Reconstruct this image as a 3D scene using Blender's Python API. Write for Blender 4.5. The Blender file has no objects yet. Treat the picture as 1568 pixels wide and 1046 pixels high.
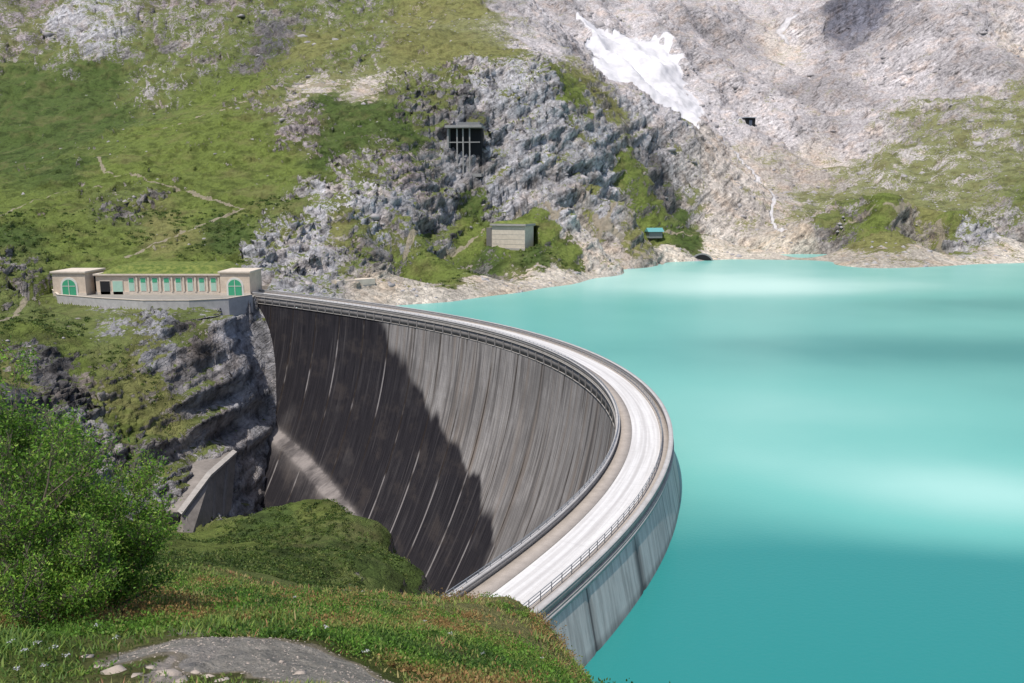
import bpy, math, numpy as np, random
from mathutils import Vector
random.seed(5); R=np.random.default_rng(7)
# ------------------------------------------------------------------ camera survey helpers
F=1250.0; CU,CV=784.0,522.7; TH=math.radians(10.1); CZ=36.0
cT,sT=math.cos(TH),math.sin(TH)
WZ=-7.2
def ray(u,v):
    a=(u-CU)/F; b=(CV-v)/F
    return a, cT+b*sT, -sT+b*cT
def P(u,v,Y):
    x,y,z=ray(u,v); return (x/y*Y, Y, CZ+z/y*Y)
def W(u,v,z0):
    x,y,z=ray(u,v); t=(z0-CZ)/z; return (x*t,y*t,z0)
def proj(X,Y,Z):
    d=Y*cT-(Z-CZ)*sT; up=Y*sT+(Z-CZ)*cT
    return CU+F*X/d, CV-F*up/d
# ------------------------------------------------------------------ noise
TAB=np.random.default_rng(3).random((256,256))
def vn(x,y):
    xi=np.floor(x).astype(np.int64); yi=np.floor(y).astype(np.int64)
    fx=x-xi; fy=y-yi; fx=fx*fx*(3-2*fx); fy=fy*fy*(3-2*fy)
    a=TAB[xi&255,yi&255]; b=TAB[(xi+1)&255,yi&255]; c=TAB[xi&255,(yi+1)&255]; d=TAB[(xi+1)&255,(yi+1)&255]
    return (a*(1-fx)+b*fx)*(1-fy)+(c*(1-fx)+d*fx)*fy
def fbm(x,y,o=5,g=.5,seed=0):
    s=0;A=1;n=0
    for i in range(o):
        ca,sa=math.cos(i*1.1+.3),math.sin(i*1.1+.3)
        s=s+A*(vn((x*ca-y*sa)*2**i+seed*17.3+i*5.1,(x*sa+y*ca)*2**i+seed*9.7+i*3.3)-.5); n+=A; A*=g
    return s/n*2
def ridged(x,y,o=5,g=.5,seed=0,rot=1.3):
    s=0;A=1;n=0
    for i in range(o):
        ca,sa=math.cos(i*rot+.5*(rot>1)),math.sin(i*rot+.5*(rot>1))
        v=vn((x*ca-y*sa)*2**i+seed*13.3+i*7.1,(x*sa+y*ca)*2**i+seed*5.7+i*2.3)
        s=s+A*(1-np.abs(2*v-1)); n+=A; A*=g
    return s/n
def sstep(a,b,x):
    t=np.clip((x-a)/(b-a),0,1); return t*t*(3-2*t)
# ------------------------------------------------------------------ mesh helpers
def fastmesh(name,V,Fc,mat=None,cols=None,floats=None,smooth=False,parent=None):
    V=np.asarray(V,dtype=np.float32); Fc=np.asarray(Fc,dtype=np.int32); k=Fc.shape[1]
    me=bpy.data.meshes.new(name)
    me.vertices.add(len(V)); me.vertices.foreach_set("co",V.ravel())
    me.loops.add(Fc.size); me.loops.foreach_set("vertex_index",Fc.ravel())
    me.polygons.add(len(Fc)); me.polygons.foreach_set("loop_start",np.arange(0,Fc.size,k,dtype=np.int32))
    me.update(calc_edges=True)
    for n,c in (cols or {}).items():
        at=me.color_attributes.new(n,'FLOAT_COLOR','POINT'); at.data.foreach_set("color",np.asarray(c,dtype=np.float32).ravel())
    for n,c in (floats or {}).items():
        at=me.attributes.new(n,'FLOAT','POINT'); at.data.foreach_set("value",np.asarray(c,dtype=np.float32).ravel())
    if smooth: me.shade_smooth()
    if mat: me.materials.append(mat)
    ob=bpy.data.objects.new(name,me); bpy.context.scene.collection.objects.link(ob)
    if parent: ob.parent=parent
    return ob
def mk(name,V,Fc,mat=None,parent=None):
    me=bpy.data.meshes.new(name); me.from_pydata([tuple(v) for v in V],[],Fc); me.update()
    if mat: me.materials.append(mat)
    ob=bpy.data.objects.new(name,me); bpy.context.scene.collection.objects.link(ob)
    if parent: ob.parent=parent
    return ob
def empty(name,loc=(0,0,0),rot=0):
    o=bpy.data.objects.new(name,None); o.location=loc; o.rotation_euler=(0,0,rot); bpy.context.scene.collection.objects.link(o); return o
def box(name,x0,x1,y0,y1,z0,z1,mat,parent=None,bev=0.0):
    V=[(x0,y0,z0),(x1,y0,z0),(x1,y1,z0),(x0,y1,z0),(x0,y0,z1),(x1,y0,z1),(x1,y1,z1),(x0,y1,z1)]
    Fc=[(0,3,2,1),(4,5,6,7),(0,1,5,4),(1,2,6,5),(2,3,7,6),(3,0,4,7)]
    o=mk(name,V,Fc,mat,parent)
    if bev>0:
        m=o.modifiers.new('b','BEVEL'); m.width=bev; m.segments=2
    return o
# ------------------------------------------------------------------ node helpers
class NT:
    def __init__(s,name):
        s.m=bpy.data.materials.new(name); s.m.use_nodes=True; s.t=s.m.node_tree; s.n=s.t.nodes; s.l=s.t.links
        s.b=s.n['Principled BSDF']; s.out=s.n['Material Output']
    def new(s,t,**k):
        n=s.n.new(t)
        for a,b in k.items(): setattr(n,a,b)
        return n
    def link(s,a,b): s.l.new(a,b)
    def val(s,sock,v):
        if isinstance(v,bpy.types.NodeSocket): s.l.new(v,sock)
        else: sock.default_value=v
    def math(s,op,a,b=0.0,c=0.0,clamp=False):
        n=s.new('ShaderNodeMath',operation=op); n.use_clamp=clamp
        s.val(n.inputs[0],a); s.val(n.inputs[1],b); s.val(n.inputs[2],c); return n.outputs[0]
    def mix(s,f,a,b,mode='MIX'):
        n=s.new('ShaderNodeMix',data_type='RGBA',blend_type=mode)
        s.val(n.inputs[0],f)
        for i,v in ((6,a),(7,b)):
            if isinstance(v,bpy.types.NodeSocket): s.l.new(v,n.inputs[i])
            else: n.inputs[i].default_value=(v[0],v[1],v[2],1)
        return n.outputs[2]
    def sm(s,x,a,b,lo=0.0,hi=1.0):
        n=s.new('ShaderNodeMapRange',interpolation_type='SMOOTHSTEP'); s.val(n.inputs[0],x)
        n.inputs[1].default_value=a; n.inputs[2].default_value=b; n.inputs[3].default_value=lo; n.inputs[4].default_value=hi
        return n.outputs[0]
    def noise(s,scale,detail=6,rough=.6,vec=None,sc=None):
        n=s.new('ShaderNodeTexNoise'); n.inputs['Scale'].default_value=scale; n.inputs['Detail'].default_value=detail; n.inputs['Roughness'].default_value=rough
        if vec is None: vec=s.pos()
        if sc:
            m=s.new('ShaderNodeVectorMath',operation='MULTIPLY'); s.link(vec,m.inputs[0]); m.inputs[1].default_value=sc; vec=m.outputs[0]
        s.link(vec,n.inputs['Vector']); return n.outputs[0]
    def pos(s):
        if not hasattr(s,'_g'): s._g=s.new('ShaderNodeNewGeometry')
        return s._g.outputs['Position']
    def attr(s,name):
        return s.new('ShaderNodeAttribute',attribute_name=name)
    def scale(s,c,f):
        n=s.new('ShaderNodeVectorMath',operation='SCALE'); s.val(n.inputs[0],c); s.val(n.inputs[3],f); return n.outputs[0]
    def bump(s,h,strength=.5,dist=.1):
        n=s.new('ShaderNodeBump'); n.inputs['Strength'].default_value=strength; n.inputs['Distance'].default_value=dist
        s.link(h,n.inputs['Height']); s.link(n.outputs[0],s.b.inputs['Normal'])
    def fin(s,col,rough=.85,spec=.25):
        s.val(s.b.inputs['Base Color'],col if isinstance(col,bpy.types.NodeSocket) else (*col,1))
        s.val(s.b.inputs['Roughness'],rough); s.b.inputs['Specular IOR Level'].default_value=spec; return s.m
def simple(name,col,var=.35,scale=1.0,rough=.85,bump=.02,metal=0):
    m=NT(name); a=m.noise(scale,8,.65); b=m.noise(scale*7,4,.6)
    f=m.math('ADD',m.math('MULTIPLY',a,var*1.6),m.math('MULTIPLY',b,var*.7)); f=m.math('ADD',f,1-var*1.15)
    m.fin(m.scale(m.mix(0.0,col,col),f),rough); m.bump(b,.5,bump); m.b.inputs['Metallic'].default_value=metal
    return m.m
# ------------------------------------------------------------------ terrain control points
C=[]
def U(*a):
    for u,v,Y in a: C.append(P(u,v,Y))
def Wp(*a):
    for p in a: C.append(p)
Wp((-6,3,33.4),(0,4,33.0),(6,3,32.3),(-12,4,33.3),(14,5,26),(30,8,8),(60,12,-20),(-40,10,36),(-90,30,34))
U((0,1045,10),(250,1045,10),(450,1045,10),(650,1045,12),(800,1045,17),(880,1045,24))
Wp((9,20,15),(15,22,6),(8,35,4),(6,46,-3),(14,35,-10),(25,30,-15),(60,30,-30))
U((100,985,13),(300,985,12.0),(500,985,12.6),(650,985,17),(780,985,24),(-150,985,12))
U((100,940,18),(250,940,18),(400,937,21),(520,940,28),(600,935,37),(680,926,42),(740,920,45),(800,932,44),(850,970,40),(893,1035,34))
Wp((0,60,2),(-8,62,1.5),(-18,64,3),(3,55,4),(10,60,-9),(14,70,-22),(16,85,-35))
U((300,905,38),(150,905,36),(420,915,40),(0,905,30),(300,870,70),(150,870,60),(450,895,72),(560,912,80),(640,915,72))
U((600,872,112),(550,842,138),(480,800,158),(480,774,172),(530,780,170),(400,790,162),(430,850,118),(600,828,155),(640,875,138),(300,838,148),(260,835,185),(340,810,180),(375,796,190),(180,812,165),(100,830,110),(0,850,80))
Wp((-45,200,-64),(-28,182,-70),(-13,155,-68),(-4,128,-58),(-2,105,-45),(-60,225,-74),(-71,240,-76),(-58,250,-85),(-35,220,-85),(0,180,-85),(20,140,-70),(15,110,-50),
 (-84,264,-60),(-84,250,-66),(-78,262,-76),(-86,275,-46),(-78,272,-66),(-80,238,-68))
U((0,600,170),(0,700,130),(0,790,95),(50,500,240),(0,480,262),(-200,600,160),(-200,450,260),(-200,900,38),(-300,700,100))
U((90,464,284),(220,476,264),(345,476,270),(120,510,256),(220,525,250),(320,530,262),(358,520,275),(100,600,226),(220,600,236),(310,600,250),(354,605,262),(150,700,206),(250,700,220),(325,700,238),(345,690,246),(170,775,182),(250,800,198),(330,768,232))
Wp((-170,300,-.4),(-135,300,-.4),(-103,302,-.4),(-150,284,-.9),(-98,290,-3),(-70,285,-30),(-40,262,-50))
U((0,440,278),(40,405,315),(100,395,335),(250,400,335),(350,402,335),(400,405,335),(470,422,335),(560,428,340),(620,425,352),(430,432,318),(510,436,326))
U((0,335,362),(60,300,412),(100,325,380),(250,330,392),(400,330,395),(500,360,372),(560,365,382),(640,352,402),(560,400,352),(690,400,390))
U((160,250,460),(300,250,472),(400,220,502),(500,250,472),(600,300,432),(300,192,535),(370,165,570),(450,152,560),(530,150,556),(610,150,552),(620,200,512),(620,250,470),(230,225,500))
U((100,238,600),(0,285,560),(0,250,640),(250,182,690),(100,150,790),(300,100,800),(0,100,860),(0,0,1050),(200,0,1050),(450,100,700),(450,0,980),(600,50,850),(650,100,650),(730,108,600),(600,128,600),(470,128,602))
U((820,115,605),(700,140,575),(740,128,588),(880,150,625),(930,170,665),(1000,182,730),(1070,215,775))
U((700,200,546),(820,200,568),(900,230,588),(980,250,640),(700,280,520),(820,280,532),(900,300,542),(960,330,552))
U((680,340,470),(760,350,472),(760,385,432),(850,350,492),(900,370,482),(950,380,512),(1000,370,560),(1020,330,655),(1090,370,625))
for u,v in ((600,449),(690,463),(780,451),(850,440),(900,430),(950,415),(1010,405),(1090,399),(1170,398),(1270,401),(1330,411),(1430,409),(1500,405),(1568,403),(1700,402),(1900,402)):
    C.append(W(u,v,WZ-.3))
    x,y,z=W(u,v,WZ); C.append((x*1.045,y*1.045,WZ+3.5))
for u,v in ((700,485),(850,455),(960,437),(1100,418),(1250,425),(1400,428),(1550,422)):
    C.append(W(u,v,-25))
Wp((60,150,-60),(60,250,-60),(-5,290,-50),(100,350,-45),(200,400,-40),(150,250,-60),(200,150,-60),(100,60,-45),(300,300,-50),(300,100,-50),(400,200,-50),(450,400,-40),(600,300,-40))
U((1200,385,622),(1200,350,720),(1150,300,825),(1080,262,870),(1250,300,845),(1300,250,935),(1200,200,1020),(1100,205,930),(1080,200,900),(1030,150,975),(960,110,1030),(900,60,1110),(890,20,1190))
U((750,40,780),(850,60,860),(800,0,950),(880,110,880),(1150,100,1200),(1250,100,1240),(1200,40,1400),(1050,50,1250),(1000,0,1350),(1300,62,1270),(1290,5,1330),(1240,30,1450),(1350,75,1180),(1400,20,1180),(1450,30,1100),(1450,0,1250),(1350,150,1050),(1400,200,930),(1500,250,800),(1568,200,850),(1568,100,1010),(1510,100,990),(1568,0,1200),(1568,330,650),(1450,290,740),(1350,280,800),(1480,150,950))
U((1380,318,612),(1300,332,632),(1250,365,622),(1450,330,602),(1520,362,592),(1380,360,577),(1300,385,592),(1470,388,557),(1568,380,580))
Wp((320,690,22),(370,690,24),(260,700,15))
U((1900,385,620),(1800,330,650),(1800,100,1000),(1800,0,1200),(2200,300,700),(2200,0,1200),(-300,400,300),(-300,250,600),(-300,0,1000),(-700,300,350),(-700,100,800))
for u in range(-700,2400,280): U((u,-110,1750),(u,-160,2600))
C=np.array(C)
def q(X,Y): return np.stack([np.arctan2(X,Y),np.log(np.hypot(X,Y))],-1)
Q=q(C[:,0],C[:,1]); n=len(C)
K=np.sqrt(((Q[:,None]-Q[None])**2).sum(-1)+.02**2)
A=np.zeros((n+3,n+3)); A[:n,:n]=-K+np.eye(n)*.0015; A[:n,n]=1; A[n,:n]=1; A[:n,n+1:]=Q; A[n+1:,:n]=Q.T
rC=np.exp(Q[:,1]); rhs=np.concatenate([(C[:,2]-CZ)/rC,[0,0,0]])
wt=np.linalg.solve(A,rhs); NC=n
def base(X,Y):
    X=np.asarray(X,float); sh=X.shape; qq=q(X.ravel(),np.asarray(Y,float).ravel()); out=np.empty(len(qq))
    for i in range(0,len(qq),60000):
        s=qq[i:i+60000]
        d=np.sqrt((s[:,0:1]-Q[None,:,0])**2+(s[:,1:2]-Q[None,:,1])**2+.0004)
        out[i:i+60000]=(-d@wt[:NC]+wt[NC]+s@wt[NC+1:])*np.exp(s[:,1])+CZ
    return out.reshape(sh)
RR=np.exp(np.linspace(math.log(6),math.log(2600),900))
def march(u,v):
    x,y,z=ray(u,v); t=RR/y
    X,Y,Z=x*t,y*t,CZ+z*t
    h=base(X,Y); k=np.argmax(h>=Z)
    if not (h>=Z).any(): k=len(t)-1
    return X[k],Y[k],h[k]
# ------------------------------------------------------------------ material classes
CL={
'G':(.84,(.28,.25,.22),(.150,.190,.045),0,.5),
'D':(.82,(.20,.19,.17),(.080,.118,.032),0,.55),  # dark green grass; on the mound its tone stands in for shadow
'O':(.68,(.34,.30,.25),(.21,.21,.075),0,.55),
'M':(.55,(.32,.295,.285),(.145,.175,.055),0,1.0),
'N':(.45,(.33,.285,.29),(.145,.16,.065),0,.9),
'R':(.29,(.42,.41,.425),(.16,.19,.06),0,1.2),
'K':(.34,(.15,.145,.15),(.08,.105,.035),0,1.2),
'B':(.0,(.62,.55,.46),(.2,.2,.08),0,.35),
'S':(.08,(.48,.445,.445),(.24,.245,.15),0,.6),  # far scree, paled so the colour carries the distance haze
'T':(.20,(.55,.485,.43),(.25,.25,.12),0,.4),
'V':(.46,(.42,.385,.365),(.21,.22,.095),0,.5),
'X':(.0,(.15,.15,.18),(.1,.1,.1),0,1.9),
'W':(.0,(.62,.60,.61),(.8,.8,.8),1,.12)}
MP="""
20:50N 150R 250N 350N 450M 550M 650O 720O 780S 850S 870S 905S 1000S 1100S 1200S 1300X 1380S 1450S 1550S
5:1350X 1250S 100N 300N 1390X
38:890S 920S 1310X 1280X
50:1000S 950S 1340X 1060S 1420S 1500S 1230S 100R 300M 870S
80:50N 150R 250M 350M 420K 480O 550M 640O 700O 760O 820S 880S 1060S 1150S 1200T 1250S 1350S 1400S 1480S 1550T
60:908W 880S
72:925W 950W
75:918W
90:940W 965W 925W 985W
105:985W 960W 1015W 945W
125:975W 1005W 1030W
145:1010W 1030W 990W
160:1030W 1050W
178:1045W 1060W
195:1066W
110:915S 1058S 60M 230M
140:955S 1065S
170:1000S 1082S
195:1035S 1095S
215:1075T 1095T
140:50D 150D 250M 350G 420M 470T 560T 620M 690M 740R 790R 830R 865G 905O 1130S 1200S 1300S 1400S 1500S
165:930O 500D 560D
200:50D 150D 250G 350G 465N 540D 620D 680M 720K 780R 850R 930R 980R 1040R 1130S 1200S 1300S 1400V 1500V 1550V
235:1080T 1130T 400G 500D
260:30D 100D 170G 250G 350G 450G 550M 620N 660M 700R 760R 850R 920R 960G 1000K 1050V 1100T 1150T 1250T 1350V 1450V 1550V
320:30G 100G 160M 200M 300G 370G 450M 500R 560R 620R 670R 720D 780R 850R 920R 980G 1040D 1100T 1180T 1260V 1340G 1400O 1500V
345:350D 250O 720G 900O 1300M 1450G 1560M 830G
370:30D 100G 180G 260O 350D 420R 480R 520O 560M 620R 660M 720G 780G 850G 890T 940T 965O 1000G 1050D 1100T 1200B 1260M 1350O 1430O 1480R 1550M
405:30M 100G 200G 300G 350G 400R 450R 500R 560M 620G 680G 750D 820D 880G
393:950T 1030B 1100B 1150B 1230B 1270B
425:600B 650G 700G 480R 440R
440:600B 650B 720B 780B 560B
432:820B 860B
418:900B
404:950B
402:1330B 1430B 1500B 1560B
470:30M 90M 160R 220R 280M 330R
500:40G 110M 170R 240R 300M 350R
540:40M 110G 180M 240R 300K 350R
590:30O 90K 140M 210O 290M 350R
620:30K 100K 170O 250O 320M 355R
670:30K 120R 190G 260O 320M 350R
720:60K 150R 210M 270M 330R
770:100G 180R 240R 300R
815:100D 190G 260G 320G 380D
795:430D 490G 540D
780:480G 520G
840:200G 300G 400G 480D 560D 620D
870:100G 250G 380D 450D 550D 620D 650D
895:100G 250G 350G 450M 540M 620D
925:60G 200G 350O 450G 540G 600O 680O 740O 800O
960:60D 200O 400G 560G 700G 800O 850O
1000:60G 200O 300T 450O 600G 750G 850O
1035:60G 170O 260T 330O 450G 600G 750O 860G
"""
mpts=[];mat=[]
for line in MP.strip().splitlines():
    v,rest=line.split(':')
    for tok in rest.split():
        k=tok[-1]; u=float(tok[:-1]); x,y,z=march(u,float(v)); mpts.append((x,y)); c=CL[k]; mat.append([c[0],*c[1],*c[2],c[3],c[4]])
for x,y,k in ((-300,100,'G'),(-400,400,'G'),(800,600,'V'),(900,1200,'S'),(-900,900,'M'),(0,2200,'S'),(900,2200,'S'),(-900,2200,'N'),(300,200,'S'),(12,40,'G'),(20,25,'G'),(30,60,'R')):
    mpts.append((x,y)); c=CL[k]; mat.append([c[0],*c[1],*c[2],c[3],c[4]])
mpts=np.array(mpts); mat=np.array(mat); MQ=q(mpts[:,0],mpts[:,1]); MQ[:,1]*=.5
# ------------------------------------------------------------------ crest line
inner=[(382,447),(430,452),(480,459),(540,467),(600,476),(650,484),(700,494),(750,505),(800,520),(850,541),(890,563),(920,586),(940,613),(948,640),(946,668),(930,700),(905,733),(870,770),(830,805),(780,845),(735,880),(690,908)]
ip=np.array([W(u,v,.95)[:2] for u,v in inner])
cl=np.concatenate([[0],np.cumsum(np.hypot(*np.diff(ip,axis=0).T))]); tt=cl/cl[-1]
wgt=np.ones(len(tt)); wgt[0]=wgt[-1]=3
px=np.polyfit(tt,ip[:,0],6,w=wgt); py=np.polyfit(tt,ip[:,1],6,w=wgt)
t=np.linspace(0,1,2000); cx=np.polyval(px,t); cy=np.polyval(py,t)
def ext(cx,cy,d0,d1):
    t0=np.array([cx[0]-cx[8],cy[0]-cy[8]]);t0/=np.hypot(*t0); t1=np.array([cx[-1]-cx[-9],cy[-1]-cy[-9]]);t1/=np.hypot(*t1)
    a=np.linspace(d0,.3,40); b=np.linspace(.3,d1,40)
    return np.concatenate([cx[0]+t0[0]*a,cx,cx[-1]+t1[0]*b]),np.concatenate([cy[0]+t0[1]*a,cy,cy[-1]+t1[1]*b])
cx,cy=ext(cx,cy,14,18)
S=np.concatenate([[0],np.cumsum(np.hypot(np.diff(cx),np.diff(cy)))]); L=S[-1]
def crest(s):
    x=np.interp(s,S,cx); y=np.interp(s,S,cy); e=.8
    dx=np.interp(s+e,S,cx)-np.interp(s-e,S,cx); dy=np.interp(s+e,S,cy)-np.interp(s-e,S,cy)
    h=np.hypot(dx,dy); return x,y,-dy/h,dx/h
x_,y_,nx_,ny_=crest(np.array([L*.5]))
SG=1.0 if nx_[0]>0 else -1.0
def off(s,nn):
    x,y,a,b=crest(s); return x+a*SG*nn,y+b*SG*nn
WD=8.2
# ------------------------------------------------------------------ terrain mesh
NTh,NR=1300,1300
th=np.radians(np.linspace(-62,62,NTh))
lf_=np.linspace(math.log(4),math.log(3200),4000); rf_=np.exp(lf_)
dens_=1+1.8*sstep(180,200,rf_)*(1-sstep(280,300,rf_))+.9*sstep(290,310,rf_)*(1-sstep(640,760,rf_))-.45*(1-sstep(9,14,rf_))
cum=np.concatenate([[0],np.cumsum((dens_[1:]+dens_[:-1])/2)]); lr=np.interp(np.linspace(0,cum[-1],NR),cum,lf_)
TT,LR=np.meshgrid(th,lr); rr=np.exp(LR); X=rr*np.sin(TT); Y=rr*np.cos(TT)
Z=base(X,Y)
wq0=TT+.014*fbm(TT*40,LR*40,4,seed=2)+.008*fbm(TT*150,LR*150,3,seed=3)
wq1=LR*.5+.020*fbm(TT*40,LR*40,4,seed=5)+.010*fbm(TT*150,LR*150,3,seed=6)
at=np.empty((X.size,mat.shape[1]))
a0,a1=wq0.ravel(),wq1.ravel()
for i in range(0,X.size,60000):
    d2=(a0[i:i+60000,None]-MQ[None,:,0])**2+(a1[i:i+60000,None]-MQ[None,:,1])**2+.00003
    w=1/(d2*d2); w/=w.sum(1,keepdims=True); at[i:i+60000]=w@mat
at=at.reshape(X.shape+(mat.shape[1],))
amp=at[...,8]
d=rr
big=fbm(X/70,Y/70,3,seed=11)*np.clip((d-350)/400,0,1)*10
nearc=sstep(150,190,d)*(1-sstep(290,330,d))
rid=(ridged(X/22,Y/22,5,.55,seed=1)-.55)*amp*np.clip(d*.016,0.15,8)*(1+.6*nearc)
fine=fbm(X/5,Y/5,5,.6,seed=4)*np.clip(d*.0042,.08,1.6)*(.5+amp)
fg=fbm(X/2.2,Y/2.2,4,.55,seed=8)*.20*np.clip(1-(d-40)/60,0,1)+fbm(X/9,Y/9,3,seed=18)*1.1*sstep(48,65,d)*(1-sstep(160,220,d))+.40*fbm(X/5,Y/5,2,seed=19)*sstep(22,32,d)*(1-sstep(60,80,d))
gully=((ridged((X+Y*.35)/60,(Y)/300,4,.5,seed=21)-.5)*30+(ridged((X-Y*.5)/130,(Y+X*.3)/260,4,.5,seed=22)-.5)*38)*np.clip((d-650)/400,0,1)
shore=sstep(0,14,np.abs(Z-WZ)+2)
sel=(d<420)
ss=np.linspace(0,L,160); bx,by=off(ss,WD/2)
D=np.full(X.shape,1e9); xs,ys=X[sel],Y[sel]; dm=np.full(xs.shape,1e9)
for a,b in zip(bx,by): dm=np.minimum(dm,(xs-a)**2+(ys-b)**2)
D[sel]=np.sqrt(dm)
nd=sstep(3,16,D)
Z=Z+(big+rid+fine+gully)*shore*np.clip(nd,.12,1)+fg
gy=np.gradient(Z,axis=0)/np.gradient(rr,axis=0); gx=np.gradient(Z,axis=1)/(rr*(th[1]-th[0]))
sl=np.hypot(gx,gy); nz=1/np.sqrt(1+sl**2)
nr=-gy*nz; nt=-gx*nz
NX=nr*np.sin(TT)+nt*np.cos(TT); NY=nr*np.cos(TT)-nt*np.sin(TT)
# tilted strata: long along one direction on the cliff face
sa_=X*.82+Z*.57+Y*.25; sb_=Z*.82-X*.57+Y*.1
cr=1.15*(ridged(sa_/30,sb_/9,5,.56,seed=14,rot=.10)-.55)+.55*(ridged(X/34,Z/34+Y/60,4,.5,seed=15)-.5)
cr2=(ridged(sa_/9+Y/12,sb_/4.5,4,.6,seed=16,rot=.3)-.55)*sstep(150,200,d)*(1-sstep(560,700,d))
stp=sstep(.42,.95,sl)*np.clip(amp+.15,0,1.4)
ca=(cr+.32*cr2)*stp*np.clip(d*.020,.3,10)*sstep(9,18,D)*np.clip(sstep(60,110,d),.1,1)
X2=X+NX*ca; Y2=Y+NY*ca; Z2=Z+nz*ca
# occlusion shade of the clefts, baked into rock and grass colour
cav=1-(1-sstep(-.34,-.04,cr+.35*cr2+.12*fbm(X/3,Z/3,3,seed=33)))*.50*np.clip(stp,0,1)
on=(D<5.5); Z2=np.where(on,np.minimum(Z2,-3.0),Z2)
tp=[W(u,v,.0)[:2] for u,v in ((82,447),(90,455),(150,460),(220,464),(290,464),(350,461),(386,455))]
def inpoly(x,y,p):
    r=np.zeros(x.shape,bool); j=len(p)-1
    for i in range(len(p)):
        xi,yi=p[i];xj,yj=p[j]
        c=((yi>y)!=(yj>y))&(x<(xj-xi)*(y-yi)/(yj-yi+1e-12)+xi); r^=c; j=i
    return r
def dseg(x,y,p):
    dd=np.full(x.shape,1e9)
    for a,b in zip(p[:-1],p[1:]):
        vx,vy=b[0]-a[0],b[1]-a[1]; l2=vx*vx+vy*vy+1e-6
        k=np.clip(((x-a[0])*vx+(y-a[1])*vy)/l2,0,1); dd=np.minimum(dd,np.hypot(x-a[0]-k*vx,y-a[1]-k*vy))
    return dd
T1=(X>-176)&(X<-94)&(Y>290)&(Y<322); Z2=np.where(T1,-.35,Z2)
ins=inpoly(X,Y,tp+[(-97,318),(-172,318)]); Z2=np.where(ins,np.minimum(Z2,-.5),Z2)
dts=dseg(X,Y,tp); fr_=(~ins)&(dts<16)&(Y<296); Z2=np.where(fr_,np.minimum(Z2,-2.2-.12*dts),Z2)
hutc=P(784,381,448)
T2=(np.hypot(X-hutc[0],Y-hutc[1])<15); Z2=np.where(T2&(Z2>hutc[2]-.3),hutc[2]-.3,Z2)
def poly(pts,w,warp=0):
    p=[march(u,v) for u,v in pts]; m=np.zeros(X.shape); 
    xs0=min(a[0] for a in p)-20;xs1=max(a[0] for a in p)+20;ys0=min(a[1] for a in p)-20;ys1=max(a[1] for a in p)+20
    se=(X>xs0)&(X<xs1)&(Y>ys0)&(Y<ys1); x=X[se];y=Y[se]; dd=dseg(x,y,p)
    dd=dd+w*.6*fbm(x/(w*2),y/(w*2),3,seed=30)
    m[se]=1-sstep(w*.5,w*1.1,dd); return m
path=np.zeros(X.shape)
for pts,w,k in (([(152,244),(160,262),(200,268),(255,283),(320,303),(372,318),(330,335),(290,352),(235,378),(195,398)],1.35,.76),
  ([(0,333),(40,310),(100,290),(160,285)],1.0,.72),([(0,495),(30,478),(60,455)],1.2,.76),
  ([(250,195),(350,160),(420,140),(450,135),(540,128),(610,140)],2.6,.72),
  ([(620,402),(680,392),(715,378),(742,350),(790,338),(850,340),(930,345),(1000,355),(1060,362)],1.7,.76),
  ([(910,348),(950,375),(985,398)],3,.76),
  ([(225,992),(320,994),(390,1000),(430,1008),(470,1020),(520,1036),(560,1052)],1.0,1),
  ([(300,1020),(400,1020),(440,1036),(470,1050)],.7,1),
  ([(1300,345),(1370,330),(1440,325)],1.5,.72),([(1440,340),(1445,375),(1455,395)],2.0,.72)):
    path=np.maximum(path,k*poly(pts,w))
stream=np.zeros(X.shape)
for pts,w in (([(1090,205),(1120,225),(1150,260),(1165,290),(1185,320),(1180,345),(1200,365)],2.4),([(1130,240),(1160,275),(1155,300)],2.5),([(1090,205),(1135,190)],1.5),([(1190,60),(1215,45),(1230,38)],9),([(1270,5),(1330,4)],8),([(1195,62),(1205,75)],6)):
    stream=np.maximum(stream,.9*poly(pts,w))
g=np.clip(at[...,0]-.10*sstep(1.2,2.5,sl),0,1)
g=g*(1-.9*(1-sstep(WZ+.5,WZ+4.5,Z2))*(d>290)*(X>-90))
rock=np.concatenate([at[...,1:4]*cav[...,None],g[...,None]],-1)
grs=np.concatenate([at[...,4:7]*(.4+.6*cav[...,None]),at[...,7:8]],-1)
idx=np.arange(NR*NTh).reshape(NR,NTh)
FQ=np.stack([idx[:-1,:-1],idx[:-1,1:],idx[1:,1:],idx[1:,:-1]],-1).reshape(-1,4)
# ---- terrain material
m=NT('alpine_ground')
ar=m.attr('rockc'); ag=m.attr('grassc'); ap=m.attr('path'); asn=m.attr('stream')
n1=m.noise(.045,10,.68); n2=m.noise(.55,9,.7); n3=m.noise(4.5,5,.65); n4=m.noise(22,3,.6)
geo=m._g; sx=m.new('ShaderNodeSeparateXYZ'); m.link(geo.outputs['Normal'],sx.inputs[0]); nzv=sx.outputs[2]
e=m.math('ADD',ar.outputs['Alpha'],m.math('MULTIPLY',m.math('SUBTRACT',n1,.5),1.7))
e=m.math('ADD',e,m.math('MULTIPLY',m.math('SUBTRACT',n2,.5),1.7))
e=m.math('ADD',e,m.math('MULTIPLY',m.math('SUBTRACT',nzv,.70),.85))
gm=m.sm(e,.42,.54)
gn=m.noise(.11,8,.7)
gcol=m.scale(ag.outputs['Color'],m.math('ADD',m.math('MULTIPLY',n2,1.5),m.math('MULTIPLY',n3,.5)))
gcol=m.mix(m.sm(gn,.45,.62),gcol,m.scale(gcol,.55))
gcol=m.mix(m.sm(n1,.5,.66,0,.6),gcol,m.mix(.5,gcol,(.25,.21,.10)))
vo=m.new('ShaderNodeTexVoronoi'); vo.inputs['Scale'].default_value=.32; vo.feature='DISTANCE_TO_EDGE'
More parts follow.
